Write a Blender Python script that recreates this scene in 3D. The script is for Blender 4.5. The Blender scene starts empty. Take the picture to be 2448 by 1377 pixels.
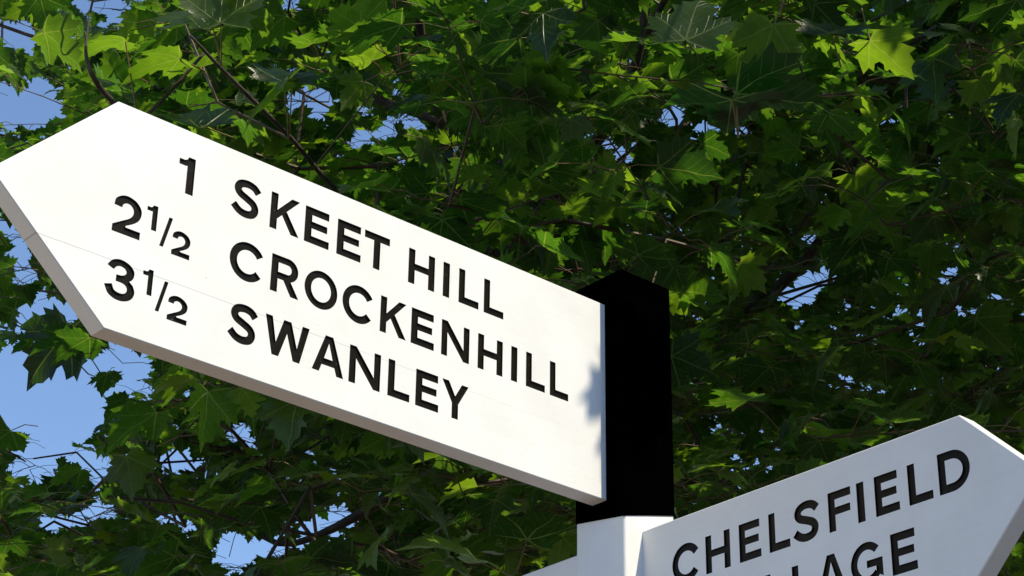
import bpy, math, random
import numpy as np
from mathutils import Vector, Matrix, noise
from mathutils.geometry import tessellate_polygon, delaunay_2d_cdt

random.seed(11); rng = np.random.default_rng(11)
SC = bpy.context.scene
COL = SC.collection

# ------------------------------------------------------------ camera
CAM = Vector((-1.93568, -1.99312, 1.577))
YAW, PITCH, ROLL, FOC = 0.86013, 0.4746, 0.01474, 4920.86      # focal in pixels of a 2448 wide frame
Fv = Vector((math.cos(YAW)*math.cos(PITCH), math.sin(YAW)*math.cos(PITCH), math.sin(PITCH)))
R0 = Vector((math.sin(YAW), -math.cos(YAW), 0)); U0 = R0.cross(Fv)
Rv = R0*math.cos(ROLL) + U0*math.sin(ROLL); Uv = -R0*math.sin(ROLL) + U0*math.cos(ROLL)
cd = bpy.data.cameras.new('camera'); cam = bpy.data.objects.new('camera', cd); COL.objects.link(cam)
cam.matrix_world = Matrix(((Rv.x, Uv.x, -Fv.x, CAM.x), (Rv.y, Uv.y, -Fv.y, CAM.y), (Rv.z, Uv.z, -Fv.z, CAM.z), (0, 0, 0, 1)))
cd.sensor_fit = 'HORIZONTAL'; cd.sensor_width = 36; cd.lens = FOC/2448*36
cd.clip_start = 0.05; cd.clip_end = 2000
SC.camera = cam

def at(px, py, Z):
    """pixel of the 2448x1377 photograph at optical depth Z -> world point"""
    return CAM + Fv*Z + Rv*((px-1224)/FOC*Z) - Uv*((py-688.5)/FOC*Z)

# ------------------------------------------------------------ light
PHI, ELEV = math.radians(16), math.radians(52)     # sun azimuth off the lit sign face, elevation
S = Vector((math.sin(PHI)*math.cos(ELEV), -math.cos(PHI)*math.cos(ELEV), math.sin(ELEV)))
W = bpy.data.worlds.new('World'); SC.world = W; W.use_nodes = True
nt = W.node_tree; nt.nodes.clear()
sky = nt.nodes.new('ShaderNodeTexSky'); sky.sky_type = 'NISHITA'; sky.sun_disc = False
sky.sun_elevation = ELEV; sky.sun_rotation = math.atan2(S.x, S.y)
sky.air_density = 1.0; sky.dust_density = 0.2; sky.ozone_density = 4.0; sky.altitude = 100
bg = nt.nodes.new('ShaderNodeBackground'); bg.inputs['Strength'].default_value = 0.124
wo = nt.nodes.new('ShaderNodeOutputWorld')
nt.links.new(sky.outputs[0], bg.inputs[0]); nt.links.new(bg.outputs[0], wo.inputs[0])
sl = bpy.data.lights.new('sun', 'SUN'); sl.energy = 3.3; sl.angle = math.radians(0.55); sl.color = (1, .90, .68)
so = bpy.data.objects.new('sun', sl); COL.objects.link(so); so.rotation_euler = S.to_track_quat('Z', 'Y').to_euler(); so.location = (0, 0, 12)
SC.view_settings.view_transform = 'Standard'; SC.view_settings.look = 'None'
SC.view_settings.gamma = 1; SC.view_settings.exposure = 0.75
SC.cycles.max_bounces = 10; SC.cycles.transmission_bounces = 6; SC.cycles.diffuse_bounces = 5

# ------------------------------------------------------------ materials
def mat(name):
    m = bpy.data.materials.new(name); m.use_nodes = True; t = m.node_tree
    for n in list(t.nodes): t.nodes.remove(n)
    return m, t, (lambda k: t.nodes.new('ShaderNode'+k))

def ramp(nd, stops):
    cr = nd.color_ramp
    while len(cr.elements) < len(stops): cr.elements.new(0.5)
    for e, (p, c) in zip(cr.elements, stops): e.position = p; e.color = (*c, 1) if len(c) == 3 else c

def white_paint(name, axis, joint=None):
    """white gloss paint on timber; grain runs along the given object axis"""
    m, t, N = mat(name); L = t.links.new
    tc = N('TexCoord'); mp = N('Mapping'); L(tc.outputs['Object'], mp.inputs['Vector'])
    sc = [90, 90, 90]; sc[axis] = 4; mp.inputs['Scale'].default_value = sc
    g = N('TexNoise'); g.inputs['Scale'].default_value = 2.4; g.inputs['Detail'].default_value = 5; L(mp.outputs[0], g.inputs['Vector'])
    big = N('TexNoise'); big.inputs['Scale'].default_value = 9; big.inputs['Detail'].default_value = 6; big.inputs['Roughness'].default_value = .65; L(tc.outputs['Object'], big.inputs['Vector'])
    r1 = N('ValToRGB'); ramp(r1, [(0.30, (.745, .73, .70)), (.62, (.81, .80, .775))]); L(big.outputs[0], r1.inputs[0])
    r2 = N('ValToRGB'); ramp(r2, [(0.22, (.95, .945, .935)), (.5, (1, 1, 1))]); L(g.outputs[0], r2.inputs[0])
    mx = N('MixRGB'); mx.blend_type = 'MULTIPLY'; mx.inputs[0].default_value = .6; L(r1.outputs[0], mx.inputs[1]); L(r2.outputs[0], mx.inputs[2])
    # flecks of dirt
    fl = N('TexVoronoi'); fl.inputs['Scale'].default_value = 26; L(tc.outputs['Object'], fl.inputs['Vector'])
    fr = N('ValToRGB'); ramp(fr, [(0.0, (.45, .40, .33)), (.055, (1, 1, 1))]); L(fl.outputs['Distance'], fr.inputs[0])
    fm = N('TexNoise'); fm.inputs['Scale'].default_value = 5; L(tc.outputs['Object'], fm.inputs['Vector'])
    fmr = N('ValToRGB'); ramp(fmr, [(0.5, (0, 0, 0)), (.66, (.75, .75, .75))]); L(fm.outputs[0], fmr.inputs[0])
    m2 = N('MixRGB'); m2.blend_type = 'MULTIPLY'; L(fmr.outputs[0], m2.inputs[0]); L(mx.outputs[0], m2.inputs[1]); L(fr.outputs[0], m2.inputs[2])
    last = m2.outputs[0]; hsock = g.outputs[0]
    if joint is not None:
        sp = N('SeparateXYZ'); L(tc.outputs['Object'], sp.inputs[0])
        wob = N('TexNoise'); wob.inputs['Scale'].default_value = 14; L(tc.outputs['Object'], wob.inputs['Vector'])
        w1 = N('Math'); w1.operation = 'MULTIPLY_ADD'; L(wob.outputs[0], w1.inputs[0]); w1.inputs[1].default_value = .0016; L(sp.outputs[2], w1.inputs[2])
        sb = N('Math'); sb.operation = 'SUBTRACT'; L(w1.outputs[0], sb.inputs[0]); sb.inputs[1].default_value = joint
        ab = N('Math'); ab.operation = 'ABSOLUTE'; L(sb.outputs[0], ab.inputs[0])
        lt = N('MapRange'); L(ab.outputs[0], lt.inputs[0]); lt.inputs[1].default_value = .0002; lt.inputs[2].default_value = .0009; lt.inputs[3].default_value = 1; lt.inputs[4].default_value = 0
        xm = N('MapRange'); L(sp.outputs[0], xm.inputs[0]); xm.inputs[1].default_value = -.95; xm.inputs[2].default_value = -.1; xm.inputs[3].default_value = .5; xm.inputs[4].default_value = .06
        am = N('Math'); am.operation = 'MULTIPLY'; L(lt.outputs[0], am.inputs[0]); L(xm.outputs[0], am.inputs[1])
        m3 = N('MixRGB'); L(am.outputs[0], m3.inputs[0]); L(last, m3.inputs[1]); m3.inputs[2].default_value = (.16, .12, .09, 1); last = m3.outputs[0]
    bs = N('BsdfPrincipled'); L(last, bs.inputs['Base Color']); bs.inputs['Roughness'].default_value = .42; bs.inputs['Specular IOR Level'].default_value = .35
    bp = N('Bump'); bp.inputs['Strength'].default_value = .12; bp.inputs['Distance'].default_value = .0006; L(hsock, bp.inputs['Height'])
    bp2 = N('Bump'); bp2.inputs['Strength'].default_value = .3; bp2.inputs['Distance'].default_value = .002; L(big.outputs[0], bp2.inputs['Height']); L(bp.outputs[0], bp2.inputs['Normal'])
    L(bp2.outputs[0], bs.inputs['Normal'])
    o = N('OutputMaterial'); L(bs.outputs[0], o.inputs[0]); return m

def black_gloss():
    m, t, N = mat('letter_paint'); L = t.links.new
    tc = N('TexCoord'); n = N('TexNoise'); n.inputs['Scale'].default_value = 130; n.inputs['Detail'].default_value = 4; L(tc.outputs['Object'], n.inputs['Vector'])
    n2 = N('TexNoise'); n2.inputs['Scale'].default_value = 260; n2.inputs['Detail'].default_value = 3; L(tc.outputs['Object'], n2.inputs['Vector'])
    r = N('ValToRGB'); ramp(r, [(0.0, (.006, .004, .002)), (.70, (.010, .007, .003)), (.78, (.14, .13, .10))]); L(n2.outputs[0], r.inputs[0])
    b = N('BsdfPrincipled'); L(r.outputs[0], b.inputs['Base Color']); b.inputs['Roughness'].default_value = .33; b.inputs['Specular IOR Level'].default_value = .10
    bp = N('Bump'); bp.inputs['Strength'].default_value = .6; bp.inputs['Distance'].default_value = .0008; L(n.outputs[0], bp.inputs['Height']); L(bp.outputs[0], b.inputs['Normal'])
    o = N('OutputMaterial'); L(b.outputs[0], o.inputs[0]); return m

def matt_black():
    m, t, N = mat('matt_blackout'); L = t.links.new
    tc = N('TexCoord'); n = N('TexNoise'); n.inputs['Scale'].default_value = 30; L(tc.outputs['Object'], n.inputs['Vector'])
    r = N('ValToRGB'); ramp(r, [(.3, (.0002, .0002, .0002)), (.7, (.0006, .0006, .0006))]); L(n.outputs[0], r.inputs[0])
    b = N('BsdfPrincipled'); L(r.outputs[0], b.inputs['Base Color']); b.inputs['Roughness'].default_value = 1; b.inputs['Specular IOR Level'].default_value = 0
    o = N('OutputMaterial'); L(b.outputs[0], o.inputs[0]); return m

def bark():
    m, t, N = mat('bark'); L = t.links.new
    tc = N('TexCoord'); n = N('TexNoise'); n.inputs['Scale'].default_value = 30; n.inputs['Detail'].default_value = 6; L(tc.outputs['Object'], n.inputs['Vector'])
    r = N('ValToRGB'); ramp(r, [(.3, (.018, .012, .009)), (.55, (.048, .033, .025)), (.75, (.085, .062, .048))]); L(n.outputs[0], r.inputs[0])
    b = N('BsdfPrincipled'); L(r.outputs[0], b.inputs['Base Color']); b.inputs['Roughness'].default_value = .8
    bp = N('Bump'); bp.inputs['Strength'].default_value = .6; bp.inputs['Distance'].default_value = .01; L(n.outputs[0], bp.inputs['Height']); L(bp.outputs[0], b.inputs['Normal'])
    o = N('OutputMaterial'); L(b.outputs[0], o.inputs[0]); return m

def stem_mat(name, c1, c2):
    m, t, N = mat(name); L = t.links.new
    tc = N('TexCoord'); n = N('TexNoise'); n.inputs['Scale'].default_value = 5; L(tc.outputs['Object'], n.inputs['Vector'])
    r = N('ValToRGB'); ramp(r, [(.35, c1), (.65, c2)]); L(n.outputs[0], r.inputs[0])
    b = N('BsdfPrincipled'); L(r.outputs[0], b.inputs['Base Color']); b.inputs['Roughness'].default_value = .5
    o = N('OutputMaterial'); L(b.outputs[0], o.inputs[0]); return m

def leaf_mat():
    m, t, N = mat('maple_leaf'); L = t.links.new
    def M(op, a=None, b=None, c=None):
        n = N('Math'); n.operation = op
        for i, v in enumerate((a, b, c)):
            if v is None: continue
            if isinstance(v, (int, float)): n.inputs[i].default_value = v
            else: L(v, n.inputs[i])
        return n.outputs[0]
    uv = N('UVMap'); uv.uv_map = 'leaf'; sp = N('SeparateXYZ'); L(uv.outputs[0], sp.inputs[0])
    x = M('ABSOLUTE', M('SUBTRACT', sp.outputs[0], .5)); y = M('SUBTRACT', sp.outputs[1], .2)      # leaf base at the origin
    r = M('SQRT', M('ADD', M('MULTIPLY', x, x), M('MULTIPLY', y, y)))
    a = M('ARCTAN2', x, y)
    d = None
    for ang in (0.0, 0.93, 1.86):
        q = M('MULTIPLY', r, M('ABSOLUTE', M('SINE', M('SUBTRACT', a, ang))))
        # only in front of the vein's origin
        q = M('ADD', q, M('MULTIPLY', M('GREATER_THAN', M('ABSOLUTE', M('SUBTRACT', a, ang)), .9), 1.0))
        d = q if d is None else M('MINIMUM', d, q)
    wv = M('MULTIPLY_ADD', r, -.010, .0135)
    vein = N('MapRange'); L(d, vein.inputs[0]); L(M('MULTIPLY', wv, .45), vein.inputs[1]); L(wv, vein.inputs[2]); vein.inputs[3].default_value = 1; vein.inputs[4].default_value = 0
    # side veins: chevrons leaving each main vein
    ch = M('PINGPONG', M('SUBTRACT', r, M('MULTIPLY', d, 1.1)), .055)
    sv = N('MapRange'); L(ch, sv.inputs[0]); sv.inputs[1].default_value = .0; sv.inputs[2].default_value = .007; sv.inputs[3].default_value = .45; sv.inputs[4].default_value = 0
    V = M('MAXIMUM', vein.outputs[0], sv.outputs[0])
    at_ = N('Attribute'); at_.attribute_name = 'tone'
    tc = N('TexCoord'); nz = N('TexNoise'); nz.inputs['Scale'].default_value = 45; nz.inputs['Detail'].default_value = 4; L(tc.outputs['Object'], nz.inputs['Vector'])
    up = N('ValToRGB'); ramp(up, [(0, (.007, .020, .009)), (.5, (.010, .028, .009)), (1, (.020, .042, .010))]); L(at_.outputs['Fac'], up.inputs[0])
    dn = N('ValToRGB'); ramp(dn, [(0, (.014, .028, .020)), (.5, (.019, .037, .019)), (1, (.042, .064, .026))]); L(at_.outputs['Fac'], dn.inputs[0])
    geo = N('NewGeometry')
    mx = N('MixRGB'); L(geo.outputs['Backfacing'], mx.inputs[0]); L(up.outputs[0], mx.inputs[1]); L(dn.outputs[0], mx.inputs[2])
    mv = N('MixRGB'); L(M('MULTIPLY', V, .6), mv.inputs[0]); L(mx.outputs[0], mv.inputs[1]); mv.inputs[2].default_value = (.20, .26, .09, 1)
    mot = N('ValToRGB'); ramp(mot, [(.3, (.75, .8, .75)), (.65, (1.1, 1.05, 1))]); L(nz.outputs[0], mot.inputs[0])
    mm = N('MixRGB'); mm.blend_type = 'MULTIPLY'; mm.inputs[0].default_value = 1; L(mv.outputs[0], mm.inputs[1]); L(mot.outputs[0], mm.inputs[2])
    tr = N('ValToRGB'); ramp(tr, [(0, (.026, .11, .008)), (.5, (.098, .27, .010)), (1, (.36, .60, .018))]); L(at_.outputs['Fac'], tr.inputs[0])
    tv = N('MixRGB'); L(M('MULTIPLY', V, .5), tv.inputs[0]); L(tr.outputs[0], tv.inputs[1]); tv.inputs[2].default_value = (.52, .62, .10, 1)
    tm = N('MixRGB'); tm.blend_type = 'MULTIPLY'; tm.inputs[0].default_value = .7; L(tv.outputs[0], tm.inputs[1]); L(mot.outputs[0], tm.inputs[2])
    b = N('BsdfPrincipled'); L(mm.outputs[0], b.inputs['Base Color']); b.inputs['Specular IOR Level'].default_value = .34
    L(M('MULTIPLY_ADD', geo.outputs['Backfacing'], .14, .31), b.inputs['Roughness'])
    bp = N('Bump'); bp.inputs['Strength'].default_value = .5; bp.inputs['Distance'].default_value = .004; L(M('MULTIPLY_ADD', nz.outputs[0], .6, M('MULTIPLY', V, -1.0)), bp.inputs['Height']); L(bp.outputs[0], b.inputs['Normal'])
    tl = N('BsdfTranslucent'); L(tm.outputs[0], tl.inputs[0])
    ms = N('MixShader'); ms.inputs[0].default_value = .48; L(b.outputs[0], ms.inputs[1]); L(tl.outputs[0], ms.inputs[2])
    o = N('OutputMaterial'); L(ms.outputs[0], o.inputs[0]); return m

def ground_mat(name, c1, c2, sc, rough=.9):
    m, t, N = mat(name); L = t.links.new
    tc = N('TexCoord'); n = N('TexNoise'); n.inputs['Scale'].default_value = sc; n.inputs['Detail'].default_value = 8; L(tc.outputs['Object'], n.inputs['Vector'])
    r = N('ValToRGB'); ramp(r, [(.35, c1), (.65, c2)]); L(n.outputs[0], r.inputs[0])
    b = N('BsdfPrincipled'); L(r.outputs[0], b.inputs['Base Color']); b.inputs['Roughness'].default_value = rough
    bp = N('Bump'); bp.inputs['Strength'].default_value = .5; bp.inputs['Distance'].default_value = .02; L(n.outputs[0], bp.inputs['Height']); L(bp.outputs[0], b.inputs['Normal'])
    o = N('OutputMaterial'); L(b.outputs[0], o.inputs[0]); return m

PAINT_X = white_paint('white_paint_long_arm', 0, 2.7352)
PAINT_Y = white_paint('white_paint_cross_arm', 1)
PAINT_Z = white_paint('white_paint_post', 2)
BLACK = black_gloss(); MATT = matt_black(); BARK = bark(); LEAF = leaf_mat()
TWIG = stem_mat('young_twig', (.045, .020, .013), (.065, .042, .022))
PETIOLE = stem_mat('leaf_stalk', (.11, .12, .03), (.15, .07, .035))

# ------------------------------------------------------------ object helpers
def mesh_obj(name, verts, faces, mats, parent=None, midx=None, smooth=False):
    me = bpy.data.meshes.new(name); me.from_pydata([tuple(v) for v in verts], [], faces); me.update()
    for m in (mats if isinstance(mats, (list, tuple)) else [mats]): me.materials.append(m)
    if midx: me.polygons.foreach_set('material_index', midx)
    if smooth: me.polygons.foreach_set('use_smooth', [True]*len(me.polygons))
    o = bpy.data.objects.new(name, me); COL.objects.link(o)
    if parent: attach(o, parent)
    return o
def attach(o, parent):
    o.parent = parent
    root = parent
    while root.parent: root = root.parent
    o.matrix_parent_inverse = Matrix.Translation(root.location).inverted()
def empty(name, loc, label, cat, group=None):
    o = bpy.data.objects.new(name, None); COL.objects.link(o); o.location = loc; o['label'] = label; o['category'] = cat
    o.empty_display_size = .2
    if group: o['group'] = group
    bpy.context.view_layer.update(); return o

# ------------------------------------------------------------ lettering, cap height 1
s = .188
def arc(cx, cy, rx, ry, a0, a1, n=22, p=1.0):
    out = []
    for i in range(n+1):
        a = math.radians(a0+(a1-a0)*i/n); c, q = math.cos(a), math.sin(a)
        out.append((cx+rx*math.copysign(abs(c)**p, c), cy+ry*math.copysign(abs(q)**p, q)))
    return out
def crom(pts, k=5):
    P = [pts[0]]+list(pts)+[pts[-1]]; out = []
    for i in range(1, len(P)-2):
        p0, p1, p2, p3 = P[i-1:i+3]
        for j in range(k):
            t = j/k
            out.append(tuple(.5*(2*p1[d]+(p2[d]-p0[d])*t+(2*p0[d]-5*p1[d]+4*p2[d]-p3[d])*t*t+(3*p1[d]-p0[d]-3*p2[d]+p3[d])*t**3) for d in (0, 1)))
    out.append(tuple(pts[-1])); return out
def stroke(c, w):
    c = [Vector((*p, 0)) for p in c]; Lf, Rt = [], []
    for i, p in enumerate(c):
        d = (c[min(i+1, len(c)-1)]-c[max(i-1, 0)]).normalized(); n = Vector((-d.y, d.x, 0))
        Lf.append(p+n*w/2); Rt.append(p-n*w/2)
    return [(v.x, v.y) for v in Lf+Rt[::-1]]
G = {}
G['I'] = (.19, [(0, 0), (.19, 0), (.19, 1), (0, 1)], [])
G['L'] = (.68, [(0, 0), (.68, 0), (.68, s), (.19, s), (.19, 1), (0, 1)], [])
G['T'] = (.80, [(.305, 0), (.495, 0), (.495, 1-s), (.80, 1-s), (.80, 1), (0, 1), (0, 1-s), (.305, 1-s)], [])
G['E'] = (.73, [(0, 0), (.73, 0), (.73, s), (.19, s), (.19, .43), (.66, .43), (.66, .43+s*.92), (.19, .43+s*.92), (.19, 1-s), (.70, 1-s), (.70, 1), (0, 1)], [])
G['F'] = (.70, [(0, 0), (.19, 0), (.19, .41), (.67, .41), (.67, .41+s*.92), (.19, .41+s*.92), (.19, 1-s), (.70, 1-s), (.70, 1), (0, 1)], [])
G['H'] = (.86, [(0, 0), (.19, 0), (.19, .42), (.67, .42), (.67, 0), (.86, 0), (.86, 1), (.67, 1), (.67, .59), (.19, .59), (.19, 1), (0, 1)], [])
G['K'] = (.87, [(0, 0), (.19, 0), (.19, .305), (.345, .468), (.65, 0), (.87, 0), (.465, .594), (.85, 1), (.63, 1), (.19, .535), (.19, 1), (0, 1)], [])
G['N'] = (.93, [(0, 0), (.18, 0), (.18, .70), (.746, 0), (.93, 0), (.93, 1), (.75, 1), (.75, .30), (.184, 1), (0, 1)], [])
G['W'] = (1.29, [(0, 1), (.185, 1), (.328, .34), (.545, 1), (.745, 1), (.962, .34), (1.105, 1), (1.29, 1), (1.05, 0), (.87, 0), (.645, .68), (.42, 0), (.24, 0)], [])
G['A'] = (.93, [(0, 0), (.19, 0), (.262, .21), (.668, .21), (.74, 0), (.93, 0), (.575, 1), (.355, 1)], [[(.318, .37), (.612, .37), (.465, .83)]])
G['Y'] = (.85, [(0, 1), (.20, 1), (.425, .60), (.65, 1), (.85, 1), (.52, .42), (.52, 0), (.33, 0), (.33, .42)], [])
G['V'] = (.91, [(0, 1), (.19, 1), (.455, .27), (.72, 1), (.91, 1), (.55, 0), (.36, 0)], [])
G['O'] = (1.0, arc(.5, .5, .5, .515, 0, 360, 48)[:-1], [arc(.5, .5, .32, .345, 0, 360, 40)[:-1]])
G['C'] = (.93, [(x*.995, y) for x, y in stroke(arc(.5, .5, .41, .425, 33, 322, 40), s)], [])
G['S'] = (.87, stroke(crom([(.765, .77), (.64, .885), (.44, .925), (.24, .87), (.165, .73), (.24, .605), (.43, .52), (.63, .42), (.70, .28), (.63, .13), (.44, .075), (.24, .12), (.075, .25)]), s), [])
G['D'] = (.90, [(0, 0), (.36, 0)]+arc(.38, .5, .52, .5, -88, 88, 22)+[(.36, 1), (0, 1)], [[(.19, s), (.38, s)]+arc(.38, .5, .335, .5-s, -86, 86, 20)+[(.19, 1-s)]])
G['R'] = (.86, [(0, 0), (.19, 0), (.19, .385), (.385, .385), (.635, 0), (.86, 0), (.588, .40)]+arc(.505, .692, .31, .308, -70, 90, 16)+[(0, 1)], [[(.19, .55), (.50, .55)]+arc(.50, .692, .13, .142, -85, 85, 10)+[(.19, .834)]])
G['G'] = (.97, arc(.5, .5, .5, .515, 42, 318, 40)+[(.97, .10), (.97, .545), (.50, .545), (.50, .385), (.785, .385), (.785, .225)]+arc(.5, .5, .32, .345, 318, 42, 32), [])
G['1'] = (.43, [(.235, 0), (.43, 0), (.43, 1), (.255, 1), (.225, .93), (.15, .885), (0, .885), (0, .75), (.17, .75), (.235, .765)], [])
G['2'] = (.73, crom([(0, .70), (.03, .86), (.18, .98), (.36, 1.01), (.57, .94), (.70, .79), (.715, .63), (.65, .47), (.50, .34), (.33, .24)])+[(.33, .18), (.73, .18), (.73, 0), (0, 0)]+crom([(0, .165), (.22, .31), (.43, .45), (.52, .58), (.515, .72), (.43, .815), (.32, .835), (.22, .78), (.19, .69)]), [])
G['3'] = (.80, crom([(.03, .79), (.15, .94), (.35, 1.01), (.58, .965), (.73, .84), (.745, .70), (.70, .60), (.625, .535)])+crom([(.74, .45), (.80, .29), (.73, .11), (.54, .0), (.31, -.01), (.11, .08), (0, .27)])+crom([(.18, .33), (.25, .20), (.38, .155), (.52, .17), (.60, .24), (.605, .34), (.54, .42), (.42, .45)])+[(.29, .45), (.29, .60)]+crom([(.42, .61), (.52, .66), (.555, .74), (.50, .825), (.37, .86), (.26, .82), (.19, .73)]), [])
G['/'] = (.40, [(0, 0), (.12, 0), (.40, 1.22), (.28, 1.22)], [])

def area(p): return .5*sum(p[i][0]*p[(i+1) % len(p)][1]-p[(i+1) % len(p)][0]*p[i][1] for i in range(len(p)))
def clean(p):
    out = []
    for q in p:
        if not out or abs(q[0]-out[-1][0])+abs(q[1]-out[-1][1]) > 1e-5: out.append(q)
    if abs(out[0][0]-out[-1][0])+abs(out[0][1]-out[-1][1]) < 1e-5: out.pop()
    return out
def fatten(P, e):
    a = 1 if area(P) > 0 else -1; n = len(P); out = []
    for i in range(n):
        p0, p1, p2 = Vector(P[i-1]), Vector(P[i]), Vector(P[(i+1) % n])
        d1, d2 = (p1-p0).normalized(), (p2-p1).normalized(); n1, n2 = Vector((d1.y, -d1.x)), Vector((d2.y, -d2.x))
        q = (n1+n2)/max(.45, 1+n1.dot(n2)); out.append(tuple(p1+q*e*a))
    return out
def glyph(ch, u0, u1, z0, h):
    """outer loop and counters in millimetre plane coordinates; u increases to the reader's right"""
    w, o, hs = G[ch]; k = (u1-u0)/w
    f = lambda P, e: fatten(clean([((u0+x*k)*.001, (z0+y*h)*.001) for x, y in P]), e)
    e = .00062*min(1, h/46)
    return f(o, e), [f(q, -e) for q in hs]

def board(name, outline, thick, words, place, m, parent, label=None, cham=.0013, depth=.0024):
    """outline: convex (u,z) loop, counter-clockwise as read. place(u,z,d) -> world, d = depth behind the face.
    words: list of (part name, [(char,u0,u1,z0,h),...])"""
    V, Fc = [], []
    def add(pts, d): i0 = len(V); V.extend(place(u, z, d) for u, z in pts); return list(range(i0, i0+len(pts)))
    n = len(outline)
    ins = []
    for i in range(n):      # inset by the chamfer
        a, b, c = Vector(outline[i-1]), Vector(outline[i]), Vector(outline[(i+1) % n])
        d1, d2 = (b-a).normalized(), (c-b).normalized(); n1, n2 = Vector((-d1.y, d1.x)), Vector((-d2.y, d2.x))
        q = (n1+n2)/(1+n1.dot(n2)); ins.append(tuple(b+q*cham))
    gl = [[glyph(*g) for g in w[1]] for w in words]
    loops = [ins]+[g[0] for w in gl for g in w]
    flat = [p for lp in loops for p in lp]; ids = add(flat, 0)
    for t in tessellate_polygon([[Vector((*p, 0)) for p in lp] for lp in loops]): Fc.append([ids[i] for i in t])
    for w in gl:
        for g in w:
            for h in g[1]:
                hid = add(h, 0)
                for t in tessellate_polygon([[Vector((*p, 0)) for p in h]]): Fc.append([hid[i] for i in t])
    fr = list(range(n)); s0 = add(outline, cham); s1 = add(outline, thick-cham); bk = add(ins, thick)
    for A, B in ((fr, s0), (s0, s1), (s1, bk)):
        for i in range(n): j = (i+1) % n; Fc.append([A[i], A[j], B[j], B[i]])
    Fc.append(bk)
    # orient tessellated faces towards the reader
    face_n = (place(0, 0, -1)-place(0, 0, 0)).normalized()
    for k, f in enumerate(Fc):
        if len(f) == 3:
            a, b, c = (V[i] for i in f)
            if (b-a).cross(c-a).dot(face_n) < 0: Fc[k] = f[::-1]
    ob = mesh_obj(name, V, Fc, m, parent)
    if label: ob['label'] = label
    for (wn, _), w in zip(words, gl):
        V, Fc = [], []
        for o, hs in w:
            lps = [o]+hs
            base = add([p for lp in lps for p in lp], depth)
            for t in tessellate_polygon([[Vector((*p, 0)) for p in lp] for lp in lps]):
                a, b, c = (V[base[i]] for i in t)
                Fc.append([base[i] for i in (t if (b-a).cross(c-a).dot(face_n) > 0 else t[::-1])])
            for lp in lps:
                A = add(lp, 0); B = add(lp, depth)
                for i in range(len(lp)): j = (i+1) % len(lp); Fc.append([A[i], A[j], B[j], B[i]])
        mesh_obj(wn, V, Fc, BLACK, ob)
    return ob

# ------------------------------------------------------------ the fingerpost
HP, TH = .05, .0297
sign = empty('fingerpost', (0, 0, 0), 'white wooden fingerpost with blacked-out post top and pointed arms in front of the maple', 'signpost')
def post_mesh():
    V, Fc = [], []; r = .0045
    prof = []
    for cx, cy, a0 in ((HP-r, HP-r, 0), (-HP+r, HP-r, 90), (-HP+r, -HP+r, 180), (HP-r, -HP+r, 270)):
        for k in range(6): a = math.radians(a0+90*k/5); prof.append((cx+r*math.cos(a), cy+r*math.sin(a)))
    zs = [-.35, .02, .5, 1, 1.5, 2, 2.4, 2.62, 2.985]; n = len(prof)
    for z in zs: V += [(x, y, z) for x, y in prof]
    for k in range(len(zs)-1):
        for i in range(n): j = (i+1) % n; Fc.append([k*n+i, k*n+j, (k+1)*n+j, (k+1)*n+i])
    Fc += [list(range(n))[::-1], list(range((len(zs)-1)*n, len(zs)*n))]
    return V, Fc
v, f = post_mesh(); post = mesh_obj('post', v, f, PAINT_Z, sign)
# blacked-out patch built as a thin sleeve over the post, whose lower edge is not quite level
def blackout_mesh():
    V, Fc = [], []; r = .004; q = HP+.0012; prof = []
    for cx, cy, a0 in ((q-r, q-r, 0), (-q+r, q-r, 90), (-q+r, -q+r, 180), (q-r, -q+r, 270)):
        for k in range(5): a = math.radians(a0+90*k/4); prof.append((cx+r*math.cos(a), cy+r*math.sin(a)))
    n = len(prof)
    def zb(x, y): return 2.6108 + .25*max(0, x+HP) + .14*max(0, y+HP)
    V += [(x, y, zb(x, y)) for x, y in prof]; V += [(x, y, 2.999) for x, y in prof]; V += [(x*.97, y*.97, 3.0005) for x, y in prof]
    for k in range(2):
        for i in range(n): j = (i+1) % n; Fc.append([k*n+i, k*n+j, (k+1)*n+j, (k+1)*n+i])
    Fc.append(list(range(2*n, 3*n))); i0 = len(V)
    V += [(x*.97, y*.97, zb(x, y)) for x, y in prof]
    for i in range(n): j = (i+1) % n; Fc.append([i, i0+i, i0+j, j])
    return V, Fc
v, f = blackout_mesh(); hd = mesh_obj('blackout_sleeve', v, f, MATT, sign); hd['label'] = 'blacked-out patch over the top of the post, built as a matt black sleeve'

Z1, Z2, Z3 = 2863.0, 2774.3, 2686.3; CH = 52.0
def row(s_, z, *spans): return [(c, a, b, z, CH) for c, (a, b) in zip(s_, spans)]
numA = [('1', -790.5, -768.0, Z1, CH)]
skeet = row('SKEET', Z1, (-710, -664.5), (-649, -604), (-594, -555), (-541, -502), (-495.5, -454))
hill = row('HILL', Z1, (-419.5, -374.7), (-358.4, -348), (-330, -295), (-284.2, -249))
n2 = [('2', -874.5, -836.4, Z2, CH)]
fr2 = [('1', -828.8, -814.6, 2794.5, 34), ('/', -807.2, -792.5, 2777.5, 35), ('2', -789.7, -764.0, 2772.3, 34)]
crock = row('CROCKENHILL', Z2, (-704.5, -655.3), (-641, -597.8), (-588, -536.3), (-526.3, -478), (-463.5, -420.8), (-410.8, -372), (-358, -309.7), (-293, -249), (-232, -221.8), (-204.2, -169.7), (-159, -124.9))
n3 = [('3', -875.9, -835.3, Z3, CH)]
fr3 = [('1', -825.2, -811.8, 2706, 34), ('/', -804.2, -789.8, 2689, 35), ('2', -786.8, -759.2, 2683.2, 34)]
swan = row('SWANLEY', Z3, (-699.6, -654.8), (-643.9, -576.8), (-568.3, -519.8), (-510, -460), (-446, -410.4), (-399.2, -361), (-353.7, -309.5))
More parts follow.
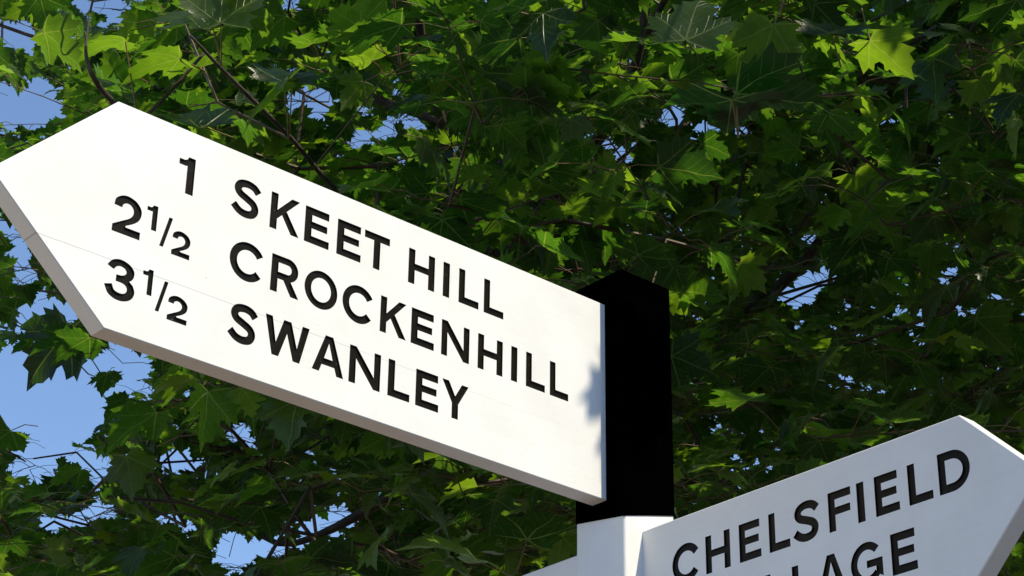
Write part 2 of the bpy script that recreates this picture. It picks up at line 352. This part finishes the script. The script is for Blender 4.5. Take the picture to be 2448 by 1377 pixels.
outA = [(-.8705, 2.6429), (-.0475, 2.6429), (-.0475, 2.9538), (-.8851, 2.9538), (-1.0411, 2.7955)]
armA = board('finger_arm', outA, TH, [('distance_numeral', numA), ('place_name', skeet), ('place_name', hill), ('distance_numeral', n2), ('distance_fraction', fr2), ('place_name', crock), ('distance_numeral', n3), ('distance_fraction', fr3), ('place_name', swan)],
             lambda u, z, d: Vector((u, -TH/2+d, z)), PAINT_X, sign, 'sunlit white arm with three place names pointing left')
Zb1, Zb2 = 2502.6, 2420.8
neg = lambda L_: L_
chels = row('CHELSFIELD', Zb1, (107.8, 157), (171, 215), (232.8, 270.2), (286, 321), (327.1, 374.1), (388.7, 425.2), (436.2, 446.9), (465.2, 502), (518, 554), (564.9, 611.1))
vill = row('VILLAGE', Zb2, (180, 226), (237, 247.5), (274, 309), (322.2, 357), (363, 411), (419.5, 469), (484.2, 522.1))
outB = [(.0475, 2.2856), (.603, 2.2856+.0), (.71, 2.4412+.0), (.603, 2.5967), (.0475, 2.5967)]
outB = [(.0475, 2.382), (.603, 2.382), (.7100, 2.4916), (.603, 2.5967), (.0475, 2.5967)]
armB = board('finger_arm', outB, TH, [('place_name', chels), ('place_name', vill)],
             lambda u, z, d: Vector((-TH/2+d, -u, z)), PAINT_Y, sign, 'shaded white arm with two lines of lettering pointing right')
outC = [(-.0475, 2.382), (-.0475, 2.5967), (-.60, 2.5967), (-.71, 2.4916), (-.60, 2.382)]
armC = board('finger_arm', outC, TH, [], lambda u, z, d: Vector((-TH/2+d, -u, z)), PAINT_Y, sign, 'white arm behind the post, only its upper edge in view')

# ------------------------------------------------------------ maple
# leaf templates
half = [(0, 0), (.045, -.045), (.14, -.085), (.25, -.085), (.40, -.125), (.35, -.03), (.43, .01), (.345, .07), (.41, .10), (.53, .115), (.46, .19), (.575, .375), (.45, .345), (.435, .455), (.335, .385), (.245, .365), (.235, .45), (.31, .575), (.20, .565), (.185, .69), (.09, .71), (0, .90)]
def templates():
    out = []
    for k in range(8):
        r = random.Random(k)
        def jit(p, a=.022): return (p[0]+r.uniform(-a, a), p[1]+r.uniform(-a, a))
        R_ = [half[0]]+[jit(p) for p in half[1:-1]]+[half[-1]]
        L_ = [(-x, y) for x, y in [jit(p) for p in half[1:-1]]][::-1]
        outl = R_+L_
        inner = []
        for ang, ln in ((0, .72), (.93, .55), (-.93, .55), (1.86, .33), (-1.86, .33)):
            for q in (.3, .55, .8): inner.append((math.sin(ang)*ln*q, math.cos(ang)*ln*q))
        for ang, ln in ((.46, .36), (-.46, .36), (1.35, .28), (-1.35, .28)):
            inner.append((math.sin(ang)*ln*.6, math.cos(ang)*ln*.6))
        co = [Vector(p) for p in outl+inner]; n = len(outl)
        vv, _, ff, *_r = delaunay_2d_cdt(co, [(i, (i+1) % n) for i in range(n)], [list(range(n))], 1, 1e-6)
        vv = np.array([(p.x, p.y) for p in vv]); tri = []
        for q in ff:
            if len(q) == 3: tri.append(q)
            else: tri += [(q[0], q[i], q[i+1]) for i in range(1, len(q)-1)]
        tri = np.array(tri)
        a, b, c = vv[tri[:, 0]], vv[tri[:, 1]], vv[tri[:, 2]]
        cr = (b[:, 0]-a[:, 0])*(c[:, 1]-a[:, 1])-(b[:, 1]-a[:, 1])*(c[:, 0]-a[:, 0])
        tri[cr < 0] = tri[cr < 0][:, ::-1]
        x, y = vv[:, 0], vv[:, 1]; rr = np.hypot(x, y); an = np.arctan2(np.abs(x), y)
        dv = np.min([rr*np.abs(np.sin(an-q)) for q in (0, .93, 1.86)], axis=0)
        fold = r.uniform(.10, .40); cup = r.uniform(-.25, .35); tip = r.uniform(.05, .55)
        z = fold*dv*1.0 + cup*x*x - tip*np.maximum(y, 0)**2*.8 + .018*np.sin(9*x+k)+.015*np.sin(11*y+2*k)+r.uniform(-.15, .15)*x*y*2
        out.append((np.c_[x, y, z], tri, np.c_[x+.5, y*.9+.2]))
    return out
TPL = templates()
# uv: (x+.5, y*.9+.2) -> keep the shader's origin at (.5,.2)
class Leaves:
    def __init__(s_): s_.v, s_.f, s_.uv, s_.tone, s_.mi, s_.n = [], [], [], [], [], 0
    def leaf(s_, base, Y, Nn, size, tone):
        t, tri, uv = TPL[random.randrange(8)]
        Y = Y.normalized(); X = Y.cross(Nn).normalized(); Z = X.cross(Y)
        M_ = np.array([X, Y, Z])*size
        s_.v.append(t@M_+np.array(base)); s_.f.append(tri+s_.n); s_.uv.append(uv[tri.ravel()]); s_.tone.append(np.full(len(t), tone)); s_.mi.append(np.zeros(len(tri), int)); s_.n += len(t)
    def stalk(s_, a, b, r0, r1, sag=.0, m=1):
        a, b = Vector(a), Vector(b); mid = (a+b)/2+Vector((0, 0, sag)); P = [a, mid, b]; rr = [r0, (r0+r1)/2, r1]
        d = (b-a).normalized(); n = d.orthogonal().normalized(); q = d.cross(n); V = []
        for p, r in zip(P, rr):
            for k in range(4): w = math.pi/2*k; V.append(p+n*(math.cos(w)*r)+q*(math.sin(w)*r))
        tri = []
        for k in (0, 4):
            for i in range(4): j = (i+1) % 4; tri += [(k+i, k+j, k+4+j), (k+i, k+4+j, k+4+i)]
        tri = np.array(tri); s_.v.append(np.array(V)); s_.f.append(tri+s_.n); s_.uv.append(np.zeros((len(tri)*3, 2))); s_.tone.append(np.full(12, .5)); s_.mi.append(np.full(len(tri), m)); s_.n += 12
    def build(s_, name, parent):
        v = np.concatenate(s_.v).astype(np.float32); f = np.concatenate(s_.f).astype(np.int32); uv = np.concatenate(s_.uv).astype(np.float32)
        me = bpy.data.meshes.new(name); me.vertices.add(len(v)); me.vertices.foreach_set('co', v.ravel())
        me.loops.add(f.size); me.loops.foreach_set('vertex_index', f.ravel()); me.polygons.add(len(f))
        me.polygons.foreach_set('loop_start', np.arange(0, f.size, 3, dtype=np.int32)); me.polygons.foreach_set('loop_total', np.full(len(f), 3, np.int32))
        for m in (LEAF, PETIOLE, TWIG): me.materials.append(m)
        me.polygons.foreach_set('material_index', np.concatenate(s_.mi).astype(np.int32))
        me.update(calc_edges=True)
        u = me.uv_layers.new(name='leaf'); u.data.foreach_set('uv', uv.ravel())
        a = me.attributes.new('tone', 'FLOAT', 'POINT'); a.data.foreach_set('value', np.concatenate(s_.tone).astype(np.float32))
        me.polygons.foreach_set('use_smooth', np.ones(len(f), bool)); me.validate()
        o = bpy.data.objects.new(name, me); COL.objects.link(o); attach(o, parent); return o

def tube(name, pts, radii, parent, m=BARK, nseg=9):
    P = crom3(pts, 5); n = len(P); rad = np.interp(np.linspace(0, len(radii)-1, n), range(len(radii)), radii)
    V, Fc = [], []; ref = Vector((.3, .9, .2))
    for i, p in enumerate(P):
        d = (P[min(i+1, n-1)]-P[max(i-1, 0)]).normalized(); a = d.cross(ref).normalized(); b = d.cross(a)
        for k in range(nseg):
            w = 2*math.pi*k/nseg; rr = rad[i]*(1+.10*noise.noise(p*6+Vector((k, 0, 0))))
            V.append(p+a*(math.cos(w)*rr)+b*(math.sin(w)*rr))
    for i in range(n-1):
        for k in range(nseg): j = (k+1) % nseg; Fc.append([i*nseg+k, i*nseg+j, (i+1)*nseg+j, (i+1)*nseg+k])
    Fc += [list(range(nseg))[::-1], list(range((n-1)*nseg, n*nseg))]
    return mesh_obj(name, V, Fc, m, parent, smooth=True), P, rad
def crom3(pts, k):
    P = [Vector(p) for p in pts]; P = [P[0]]+P+[P[-1]]; out = []
    for i in range(1, len(P)-2):
        p0, p1, p2, p3 = P[i-1:i+3]
        for j in range(k):
            t = j/k; out.append(.5*(2*p1+(p2-p0)*t+(2*p0-5*p1+4*p2-p3)*t*t+(3*p1-p0-3*p2+p3)*t**3))
    out.append(P[-2]); return out

fork = at(1195, 605, 6.0); low = at(1470, 1340, 6.3)
base = Vector((low.x+.15, low.y+.12, 0))
tree = empty('maple_tree', base, 'large leafy maple with forked brown limbs spreading behind and above the signpost', 'tree')
nodes = []      # (point, radius)
def limb(name, spec, radii):
    o, P, rad = tube(name, spec, radii, tree)
    for p, r in zip(P, rad): nodes.append(p)
    return o
limb('trunk', [base+Vector((0, 0, -.1)), base+Vector((.02, 0, .8)), (low+base)/2+Vector((0, 0, .75)), low, at(1330, 960, 6.1), fork], [.13, .105, .085, .07, .055, .036])
limb('limb', [at(1200, 612, 6), at(1140, 505, 5.95), at(1085, 415, 5.9), at(1055, 290, 5.8), at(1010, 110, 5.7), at(980, -200, 5.5), at(900, -800, 5.2)], [.034, .026, .020, .016, .013, .011, .007])
limb('limb', [at(1150, 520, 5.95), at(1190, 430, 5.9), at(1215, 310, 5.85), at(1234, 150, 5.8), at(1244, -50, 5.7), at(1300, -600, 5.4)], [.020, .015, .013, .012, .011, .007])
limb('limb', [at(1200, 610, 6), at(1255, 560, 5.95), at(1330, 455, 5.8), at(1415, 345, 5.6), at(1490, 235, 5.4), at(1530, 110, 5.3), at(1560, -60, 5.2), at(1700, -700, 4.8)], [.026, .020, .017, .014, .013, .012, .011, .007])
limb('limb', [at(1330, 960, 6.1), at(1650, 820, 6.4), at(1900, 650, 6.3), at(2030, 430, 5.9), at(2050, 180, 5.5), at(2060, -80, 5.2), at(2100, -700, 4.8)], [.040, .026, .018, .014, .012, .011, .008])
limb('limb', [at(1180, 600, 6), at(1050, 600, 5.6), at(900, 530, 5.0), at(790, 440, 4.6), at(700, 335, 4.3), at(610, 245, 4.1), at(530, 165, 4.0), at(455, 85, 3.95)], [.014, .010, .008, .006, .005, .005, .004, .0025])
limb('limb', [at(1330, 960, 6.1), at(1000, 1150, 6.2), at(700, 1300, 6.3), at(560, 1225, 6.3), at(430, 1190, 6.25)], [.03, .018, .010, .007, .004])
limb('limb', [at(1470, 1340, 6.3), at(1900, 1300, 7.0), at(2300, 1000, 7.5), at(2500, 500, 7.8), at(2600, -200, 7.6)], [.05, .03, .022, .016, .010])
limb('limb', [at(1055, 290, 5.8), at(700, 180, 6.4), at(350, 150, 6.9), at(0, 60, 7.1), at(-300, -100, 7.3)], [.014, .011, .008, .006, .004])
limb('limb', [at(1200, 600, 6), at(1150, 200, 7.2), at(1250, -300, 8.0), at(1300, -900, 8.4)], [.03, .022, .015, .009])
limb('limb', [at(1335, 955, 6.1), at(1500, 500, 7.5), at(1750, 100, 8.4), at(1900, -500, 8.8)], [.035, .022, .015, .009])
limb('limb', [at(2050, 180, 5.5), at(2250, 60, 4.7), at(2330, 15, 4.3), at(2500, -60, 3.9)], [.009, .007, .006, .004])
limb('limb', [at(1530, 110, 5.3), at(1700, -200, 4.4), at(1850, -420, 3.9), at(2050, -500, 3.3)], [.009, .007, .005, .003])
limb('limb', [at(490, 125, 3.98), at(330, 290, 3.9), at(262, 235, 3.85), at(222, 182, 3.8), at(205, 120, 3.8), at(215, 30, 3.85)], [.003, .004, .0055, .005, .003, .0015])
nodes = list(nodes)

# shoots
GAPS = [(60, 935, 150, 84), (195, 975, 42, 40), (120, 742, 60, 22), (42, 80, 36, 38), (62, 262, 88, 42),
        (745, 243, 48, 25), (1615, 280, 28, 25), (1700, 300, 38, 12), (1790, 318, 24, 9), (1490, 368, 16, 14), (1425, 338, 26, 12), (1640, 345, 16, 12), (1945, 675, 36, 22), (1910, 716, 42, 12),
        (922, 318, 22, 16), (990, 296, 22, 14), (845, 342, 12, 12), (560, 1325, 45, 42), (640, 1308, 22, 26), (815, 1235, 26, 26), (75, 1120, 55, 28), (220, 1102, 50, 16), (240, 1135, 24, 16),
        (430, 1105, 45, 18), (350, 1110, 18, 14), (150, 1250, 48, 16), (240, 1222, 28, 24), (300, 862, 46, 24), (320, 925, 34, 13), (45, 600, 26, 30), (60, 650, 26, 30), (435, 1260, 22, 18), (740, 1275, 16, 24),
        (560, 1050, 10, 8), (700, 18, 22, 10), (270, 25, 22, 14), (215, 20, 18, 10), (1710, 22, 20, 9), (780, 1275, 14, 12), (400, 1240, 22, 10), (120, 1050, 60, 18)]
def density(px, py, Z, p):
    if px < 700: d = .34+.66*max(0, px+250)/950
    else: d = 1.0
    if px < 900 and py > 950: d = 1.15
    for gx, gy, rx, ry in GAPS[:5]:
        if ((px-gx)/(rx+25))**2+((py-gy)/(ry+20))**2 < 1: return 0
    n = noise.noise(p*1.1)*.8+noise.noise(p*2.7+Vector((5, 2, 1)))*.5
    d *= min(1, max(.06, .62+1.5*n))
    return d
shoots = []
sR, sU = S.dot(Rv), S.dot(Uv)          # unseen crown extended up and right, towards the sun, to shade lower leaves
def grow(n_want, over):
    n = 0
    while n < n_want:
        Z = (3.7**3+random.random()*(9.6**3-3.7**3))**(1/3)
        hx, hy = .25*Z+.3, .14*Z+.25
        xs_ = random.uniform(-hx, hx); ys_ = random.uniform(-hy, hy)
        px = 1224+xs_/Z*FOC; py = 688.5-ys_/Z*FOC
        k = 0
        if over:
            k = random.uniform(0, 2.6)
            if random.random() < .5: ys_ = hy
            else: xs_ = hx
            px = 1224+xs_/Z*FOC; py = 688.5-ys_/Z*FOC
            if px < 900 and random.random() < .55: continue
            if px < 1500 and random.random() < .2: continue
            if noise.noise(Vector((px/430, py/430, Z*1.6)))+.55*noise.noise(Vector((px/150, py/150, Z*4))) > (-.10 if px < 1800 else .06): continue  # thinned in clumps so shafts of sun reach the leaves in view
            xs_ += sR*k; ys_ += sU*k
        p = CAM+Fv*(Z+k*.06)+Rv*xs_+Uv*ys_
        if p.z < 2.4: continue
        if random.random() > density(px, py, Z, p): continue
        shoots.append(p); n += 1
grow(3500, False); grow(1750, True)
near = []
for _ in range(26):     # low hanging shoots just above the picture, shading the nearest leaves
    Z = random.uniform(3.10, 3.46); k = random.uniform(.12, 1.0)
    p = CAM+Fv*(Z+.06*k)+Rv*(random.uniform(1860, 2380)-1224)/FOC*Z+Uv*(.14*Z)+Rv*(sR*k)+Uv*(sU*k)
    near.append(p); shoots.append(p)
sh = np.array(shoots); o0 = np.array(fork)
shoots = [Vector(q) for q in sh[np.argsort(np.linalg.norm(sh-o0, axis=1))]]
NP = np.zeros((120000, 3)); par = np.full(120000, -1); nn = len(nodes); NP[:nn] = np.array(nodes); n_limb = nn
cnt = np.zeros(120000); ends = []
for p in shoots:
    d = np.linalg.norm(NP[:nn]-np.array(p), axis=1); d += .25*np.maximum(0, NP[:nn, 2]-p.z)
    i = int(np.argmin(d)); a = Vector(NP[i]); L_ = (p-a).length; k = max(1, int(L_/.16)); prev = i
    for j in range(1, k+1):
        t = j/k; q = a.lerp(p, t)+Vector((0, 0, .10*L_*math.sin(math.pi*t)*(.3)))
        if j < k: q += Vector([random.gauss(0, .006) for _ in range(3)])
        NP[nn] = q; par[nn] = prev; prev = nn; nn += 1
    ends.append(prev)
lv = Leaves()
UP = Vector((0, 0, 1))
def in_gap(c, rad=0):
    d = c-CAM; z = d.dot(Fv)
    if z < 2: return True
    px = 1224+d.dot(Rv)/z*FOC; py = 688.5-d.dot(Uv)/z*FOC
    e = rad/z*FOC
    for gx, gy, rx, ry in GAPS:
        if ((px-gx)/(rx+e))**2+((py-gy)/(ry+e*.6))**2 < 1.0: return True
    return False
def shades_sign(c, m=.11):
    k = (c.y+.015)/S.y                       # onto the long arm's face
    if k > 0:
        q = c-S*k
        if -1.06-m < q.x < .05+m and 2.0 < q.z < 2.96+m: return True
    k = (c.x+.015)/S.x                       # onto the plane of the cross arms
    if k > 0:
        q = c-S*k
        if -.75-m < q.y < 0 and 2.35-m < q.z < 2.60+m: return True
    return False
def clear_of_sign(c, margin=.16):
    d = c-CAM
    z = d.dot(Fv)
    if shades_sign(c): return False
    return z > 3.45 or (z > 2.4 and d.dot(Uv) > .15*z and d.dot(Rv) > .12*z)
def put_leaf(node, az, droop, size, pet, roll, tone=None, L=None):
    L = L or lv
    out = Vector((math.cos(az), math.sin(az), 0))
    pend = node+(out*math.cos(.25-droop*.4)+UP*math.sin(.25-droop*.4))*pet
    Y = (out*math.cos(droop)-UP*math.sin(droop)).normalized()
    N_ = (out*math.sin(droop)+UP*math.cos(droop)); N_ = Matrix.Rotation(roll, 3, Y)@N_
    c = pend+Y*size*.4
    X_ = Y.cross(N_)*size
    if not clear_of_sign(c): return 0
    if in_gap(c, size*.30): return 0
    for q in (pend+Y*size*.2, pend+Y*size*.85, pend+Y*size*.36+X_*.5, pend+Y*size*.36-X_*.5, pend+Y*size*.6, pend, pend+Y*size*.1+X_*.3, pend+Y*size*.1-X_*.3):
        if in_gap(q): return 0
    L.stalk(node, pend, .0011, .0009, .008)
    L.leaf(pend, Y, N_, size, random.random()*.7+random.random()*.3 if tone is None else tone)
    return 1
carrying = []
for e in ends:
    got = 0
    p = Vector(NP[e]); q = Vector(NP[int(par[e])]); d = (p-q); az0 = math.atan2(d.y, d.x)+random.gauss(0, .5)
    npair = random.choice((2, 2, 3, 3, 4)); step = Vector((math.cos(az0), math.sin(az0), random.uniform(-.25, .25)))*random.uniform(.03, .06)
    twist = random.random()*1.5
    tilt = random.gauss(0, .25)
    for k in range(npair):
        nd = p+step*k
        for sd in (0, math.pi):
            if random.random() < .08: continue
            az = az0+math.pi/2+sd+(k % 2)*math.pi/2*.8+random.gauss(0, .35)+twist*0
            got += put_leaf(nd, az, (random.uniform(.8, 1.5) if random.random() < .07 else abs(random.gauss(.14, .28))), random.uniform(.070, .128)*(1.0 if k else 1.08), random.uniform(.05, .12), random.gauss(tilt, .24))
    got += put_leaf(p+step*npair, az0+random.gauss(0, .4), abs(random.gauss(.3, .4)), random.uniform(.08, .135), random.uniform(.03, .07), random.gauss(0, .35))
    if got < 4: continue
    carrying.append(e)
    lv.stalk(p, p+step*npair, .0016, .0010, .004, 2)
for e in carrying:
    i = e
    while i >= n_limb: cnt[i] += 1; i = par[i]
tw = Leaves()
for i in range(n_limb, nn):
    if cnt[i] <= 0: continue
    r1 = min(.0048, .00095*math.sqrt(cnt[i])+.0004); q = int(par[i]); r0 = r1*1.15
    if r1 < .004 and (in_gap((Vector(NP[q])+Vector(NP[i]))/2, .05) or in_gap(Vector(NP[i])) or in_gap(Vector(NP[q]))): continue
    tw.stalk(NP[q], NP[i], r0, r1, 0, 2)
tw.build('twigs', tree)

# leaves near the viewer, hung on their own small twigs
def hero(px, py, Z, size, ydir, ndir, tone, stalk=None):
    """blade base at pixel px,py; ydir = direction of the tip as (right, up, away) of the viewer; ndir the same for the upper side"""
    b = at(px, py, Z); to = lambda v_: (Rv*v_[0]+Uv*v_[1]+Fv*v_[2]).normalized()
    Y = to(ydir); N_ = to(ndir); N_ = (N_-Y*N_.dot(Y)).normalized()
    lv.leaf(b, Y, N_, size, tone)
    if stalk: lv.stalk(at(*stalk), b, .0018, .0013, .0)
hero(527, 55, 3.7, .15, (-.02, .80, .5), (0, .55, -.6), .95, (530, 165, 4.0))
hero(505, 45, 3.75, .16, (-.85, .10, .45), (.1, .85, -.3), .85, (530, 165, 4.0))
hero(678, 195, 3.6, .15, (.1, .30, .8), (0.1, .9, -.25), .15, (690, 330, 4.25))
hero(700, 185, 3.62, .16, (-.35, -.25, -.2), (.2, .8, .3), .75, (690, 330, 4.25))
hero(300, 100, 3.9, .125, (-.9, .05, .4), (0, .9, .1), .8, (330, 290, 3.9))
hero(430, 140, 3.9, .13, (-.95, -.05, .2), (0, .85, .3), .75, (490, 170, 4.0))
hero(478, 300, 3.8, .16, (-.4, .25, .8), (.1, .9, -.2), .2, (560, 330, 4.1))
hero(1750, 232, 3.30, .185, (.05, -.25, .95), (.05, .85, .35), .0, (1765, 330, 3.35))
hero(1760, 225, 3.34, .19, (.85, .02, .35), (-.15, .8, .45), .05, (1765, 330, 3.35))
hero(1988, 80, 3.45, .15, (.4, .3, .8), (0, .9, -.25), .05, (2010, 160, 3.5))
hero(1850, 60, 3.58, .135, (-.2, -.55, .2), (.0, .7, .5), .95, (1900, -60, 3.6))
hero(1640, 95, 3.58, .15, (.15, .55, .3), (0, .6, -.4), .9, (1680, 150, 3.9))
hero(2080, 95, 3.58, .12, (.65, -.5, .2), (.1, .75, .5), .85, (2060, 20, 3.9))
hero(165, 790, 4.1, .165, (-.55, -.6, -.1), (.2, .55, -.6), .1, (205, 760, 4.1))
hero(500, 935, 3.8, .13, (-.05, -.75, -.2), (.7, .2, -.5), .6, (545, 915, 4.0))
hero(375, 990, 4.1, .15, (-.7, -.3, .2), (.1, .8, .3), .55, (450, 950, 4.2))
hero(1150, 1345, 3.8, .19, (-.55, .25, .3), (.15, .75, .2), .75, (1230, 1380, 3.9))
hero(1075, 1100, 4.0, .17, (-.5, .2, .4), (.1, .8, .2), .3, (1130, 1240, 4.1))
hero(1260, 1290, 3.9, .17, (.35, .3, .6), (0, .85, -.3), .2, (1235, 1370, 4.0))
lv.build('crown', tree)

# a spray of the same kind of leaves overhanging from the neighbouring tree on the right
tree2 = empty('maple_tree', (1.9, -2.4, 0), 'neighbouring maple outside the frame, whose leaf shadow falls on the long arm', 'tree')
c0 = Vector((-.030, -.0155, 2.745))+S*1.7
Dn = (S*S.z-Vector((0, 0, 1))).normalized()
tube('trunk', [(1.9, -2.4, -.1), (1.88, -2.4, 1.2), (1.95, -2.3, 2.6), (1.9, -2.2, 4.2), (1.8, -2.1, 5.4)], [.12, .10, .09, .07, .04], tree2)
tube('limb', [(1.93, -2.3, 2.9), (1.4, -1.8, 3.6), (.75, -1.25, 3.95), tuple(c0+Vector((.16, -.08, .10)))], [.045, .028, .012, .0025], tree2)
tube('limb', [(1.9, -2.2, 4.2), (2.5, -2.5, 5.0), (3.2, -2.6, 5.4)], [.04, .025, .01], tree2)
l2 = Leaves()
e1 = c0+Vector((.16, -.08, .10))
def sleaf(b, Y, N_, size, st):
    Y = Vector(Y).normalized(); N_ = Vector(N_); l2.leaf(b, Y, N_, size, random.random()); l2.stalk(st, b, .0013, .001, .0)
# blade faces the sun
bt = c0-Dn*.075+Vector((.035, 0, 0))
sleaf(bt, tuple(Dn+Vector((-.30, 0, 0))), tuple(S), .165, e1)
sleaf(c0-Dn*.02+Vector((.035, .01, 0)), tuple(Dn+Vector((-.75, 0, 0))), tuple(S), .07, e1)
for k in range(150):
    b0 = random.choice(((1.93, -2.25, 3.6), (1.9, -2.2, 4.4), (2.5, -2.5, 5.0), (3.2, -2.6, 5.4), (1.4, -1.8, 3.6), (1.8, -2.1, 5.4)))
    p = Vector(b0)+Vector((random.gauss(.25, .55), random.gauss(-.2, .55), random.gauss(.35, .4)))
    if shades_sign(p, .5) or p.x < 1.0: continue
    for j in range(14):
        az = random.random()*6.28; dr = abs(random.gauss(.25, .35)); q = p+Vector([random.gauss(0, .15) for _ in range(3)])
        if shades_sign(q, .2): continue
        Y = Vector((math.cos(az)*math.cos(dr), math.sin(az)*math.cos(dr), -math.sin(dr)))
        l2.stalk(p, q, .0016, .0011); l2.leaf(q, Y, Vector((math.cos(az)*math.sin(dr), math.sin(az)*math.sin(dr), math.cos(dr))), random.uniform(.08, .14), random.random())
    l2.stalk(b0, p, .008, .002, 0, 2)
l2.build('crown', tree2)

# tall hedging added outside the frame to block low horizon light
def unseen_hedge(x0, y0, x1, y1, h, label):
    root = empty('unseen_hedge', ((x0+x1)/2, (y0+y1)/2, 0), label, 'unseen_hedge'); a, b = Vector((x0, y0, 0)), Vector((x1, y1, 0)); d = (b-a).normalized(); n = Vector((-d.y, d.x, 0)); L_ = (b-a).length
    nx, nz = int(L_/.35), 11; V, Fc = [], []
    prof = [(.62*math.cos(t), t) for t in np.linspace(-.4, math.pi/2, nz)]
    pr = [(-.62, 0), (-.66, h*.3), (-.62, h*.6), (-.52, h*.85), (-.3, h), (.0, h*1.03), (.3, h), (.52, h*.85), (.62, h*.6), (.66, h*.3), (.62, 0)]
    for i in range(nx+1):
        for o_, z in pr:
            p = a+d*(L_*i/nx)+n*o_+UP*z; q = noise.noise(p*1.3)*.28+noise.noise(p*3.1)*.12
            V.append(p+n*(q*(1 if o_ > 0 else -1))+UP*(q*(1 if z > 0 else 0)))
    k = len(pr)
    for i in range(nx):
        for j in range(k-1): Fc.append([i*k+j, i*k+j+1, (i+1)*k+j+1, (i+1)*k+j])
    mesh_obj('stems', V, Fc, TWIG, root, smooth=True)
    H = Leaves()
    for _ in range(int(L_*h*26)):
        i = random.randrange(len(V)-k-1); p = V[i].lerp(V[i+k], random.random()).lerp(V[i+1], random.random()*.5)
        c = a+d*((p-a).dot(d))+UP*(p.z*.7); out = (p-c).normalized(); p = p+out*random.uniform(-.02, .12)
        Y = (out*.3-UP*.6+Vector([random.gauss(0, .6) for _ in range(3)])).normalized(); H.leaf(p, Y, (out+UP*.6+Vector([random.gauss(0, .35) for _ in range(3)])), random.uniform(.12, .19), random.random()*.6)
    H.build('foliage', root)
unseen_hedge(-16, -9.5, 14, -9.5, 3.6, 'tall clipped hedgerow, unseen, added to block low horizon light')

# ------------------------------------------------------------ ground
def sheet(name, x0, y0, x1, y1, z, m, n=1):
    o = mesh_obj(name, [(x0, y0, z), (x1, y0, z), (x1, y1, z), (x0, y1, z)], [[0, 1, 2, 3]], m); o['kind'] = 'structure'; return o
sheet('ground', -400, -400, 400, 400, 0, ground_mat('verge', (.12, .078, .045), (.18, .12, .075), 3))
sheet('unseen_road', -400, -7.5, 400, -1.2, .004, ground_mat('worn_tarmac', (.045, .042, .038), (.070, .065, .058), 6))  # unseen tarmac strip, added for the light it reflects upwards
print('leaves verts', lv.n, 'shoots', len(ends), 'nodes', nn)
sheet('bounce_sheet', -14, -1.2, -1.6, 14, .006, ground_mat('pale_bounce', (.27, .215, .165), (.35, .285, .225), 9))  # unseen pale surface, added to bounce warm light onto the shaded arm
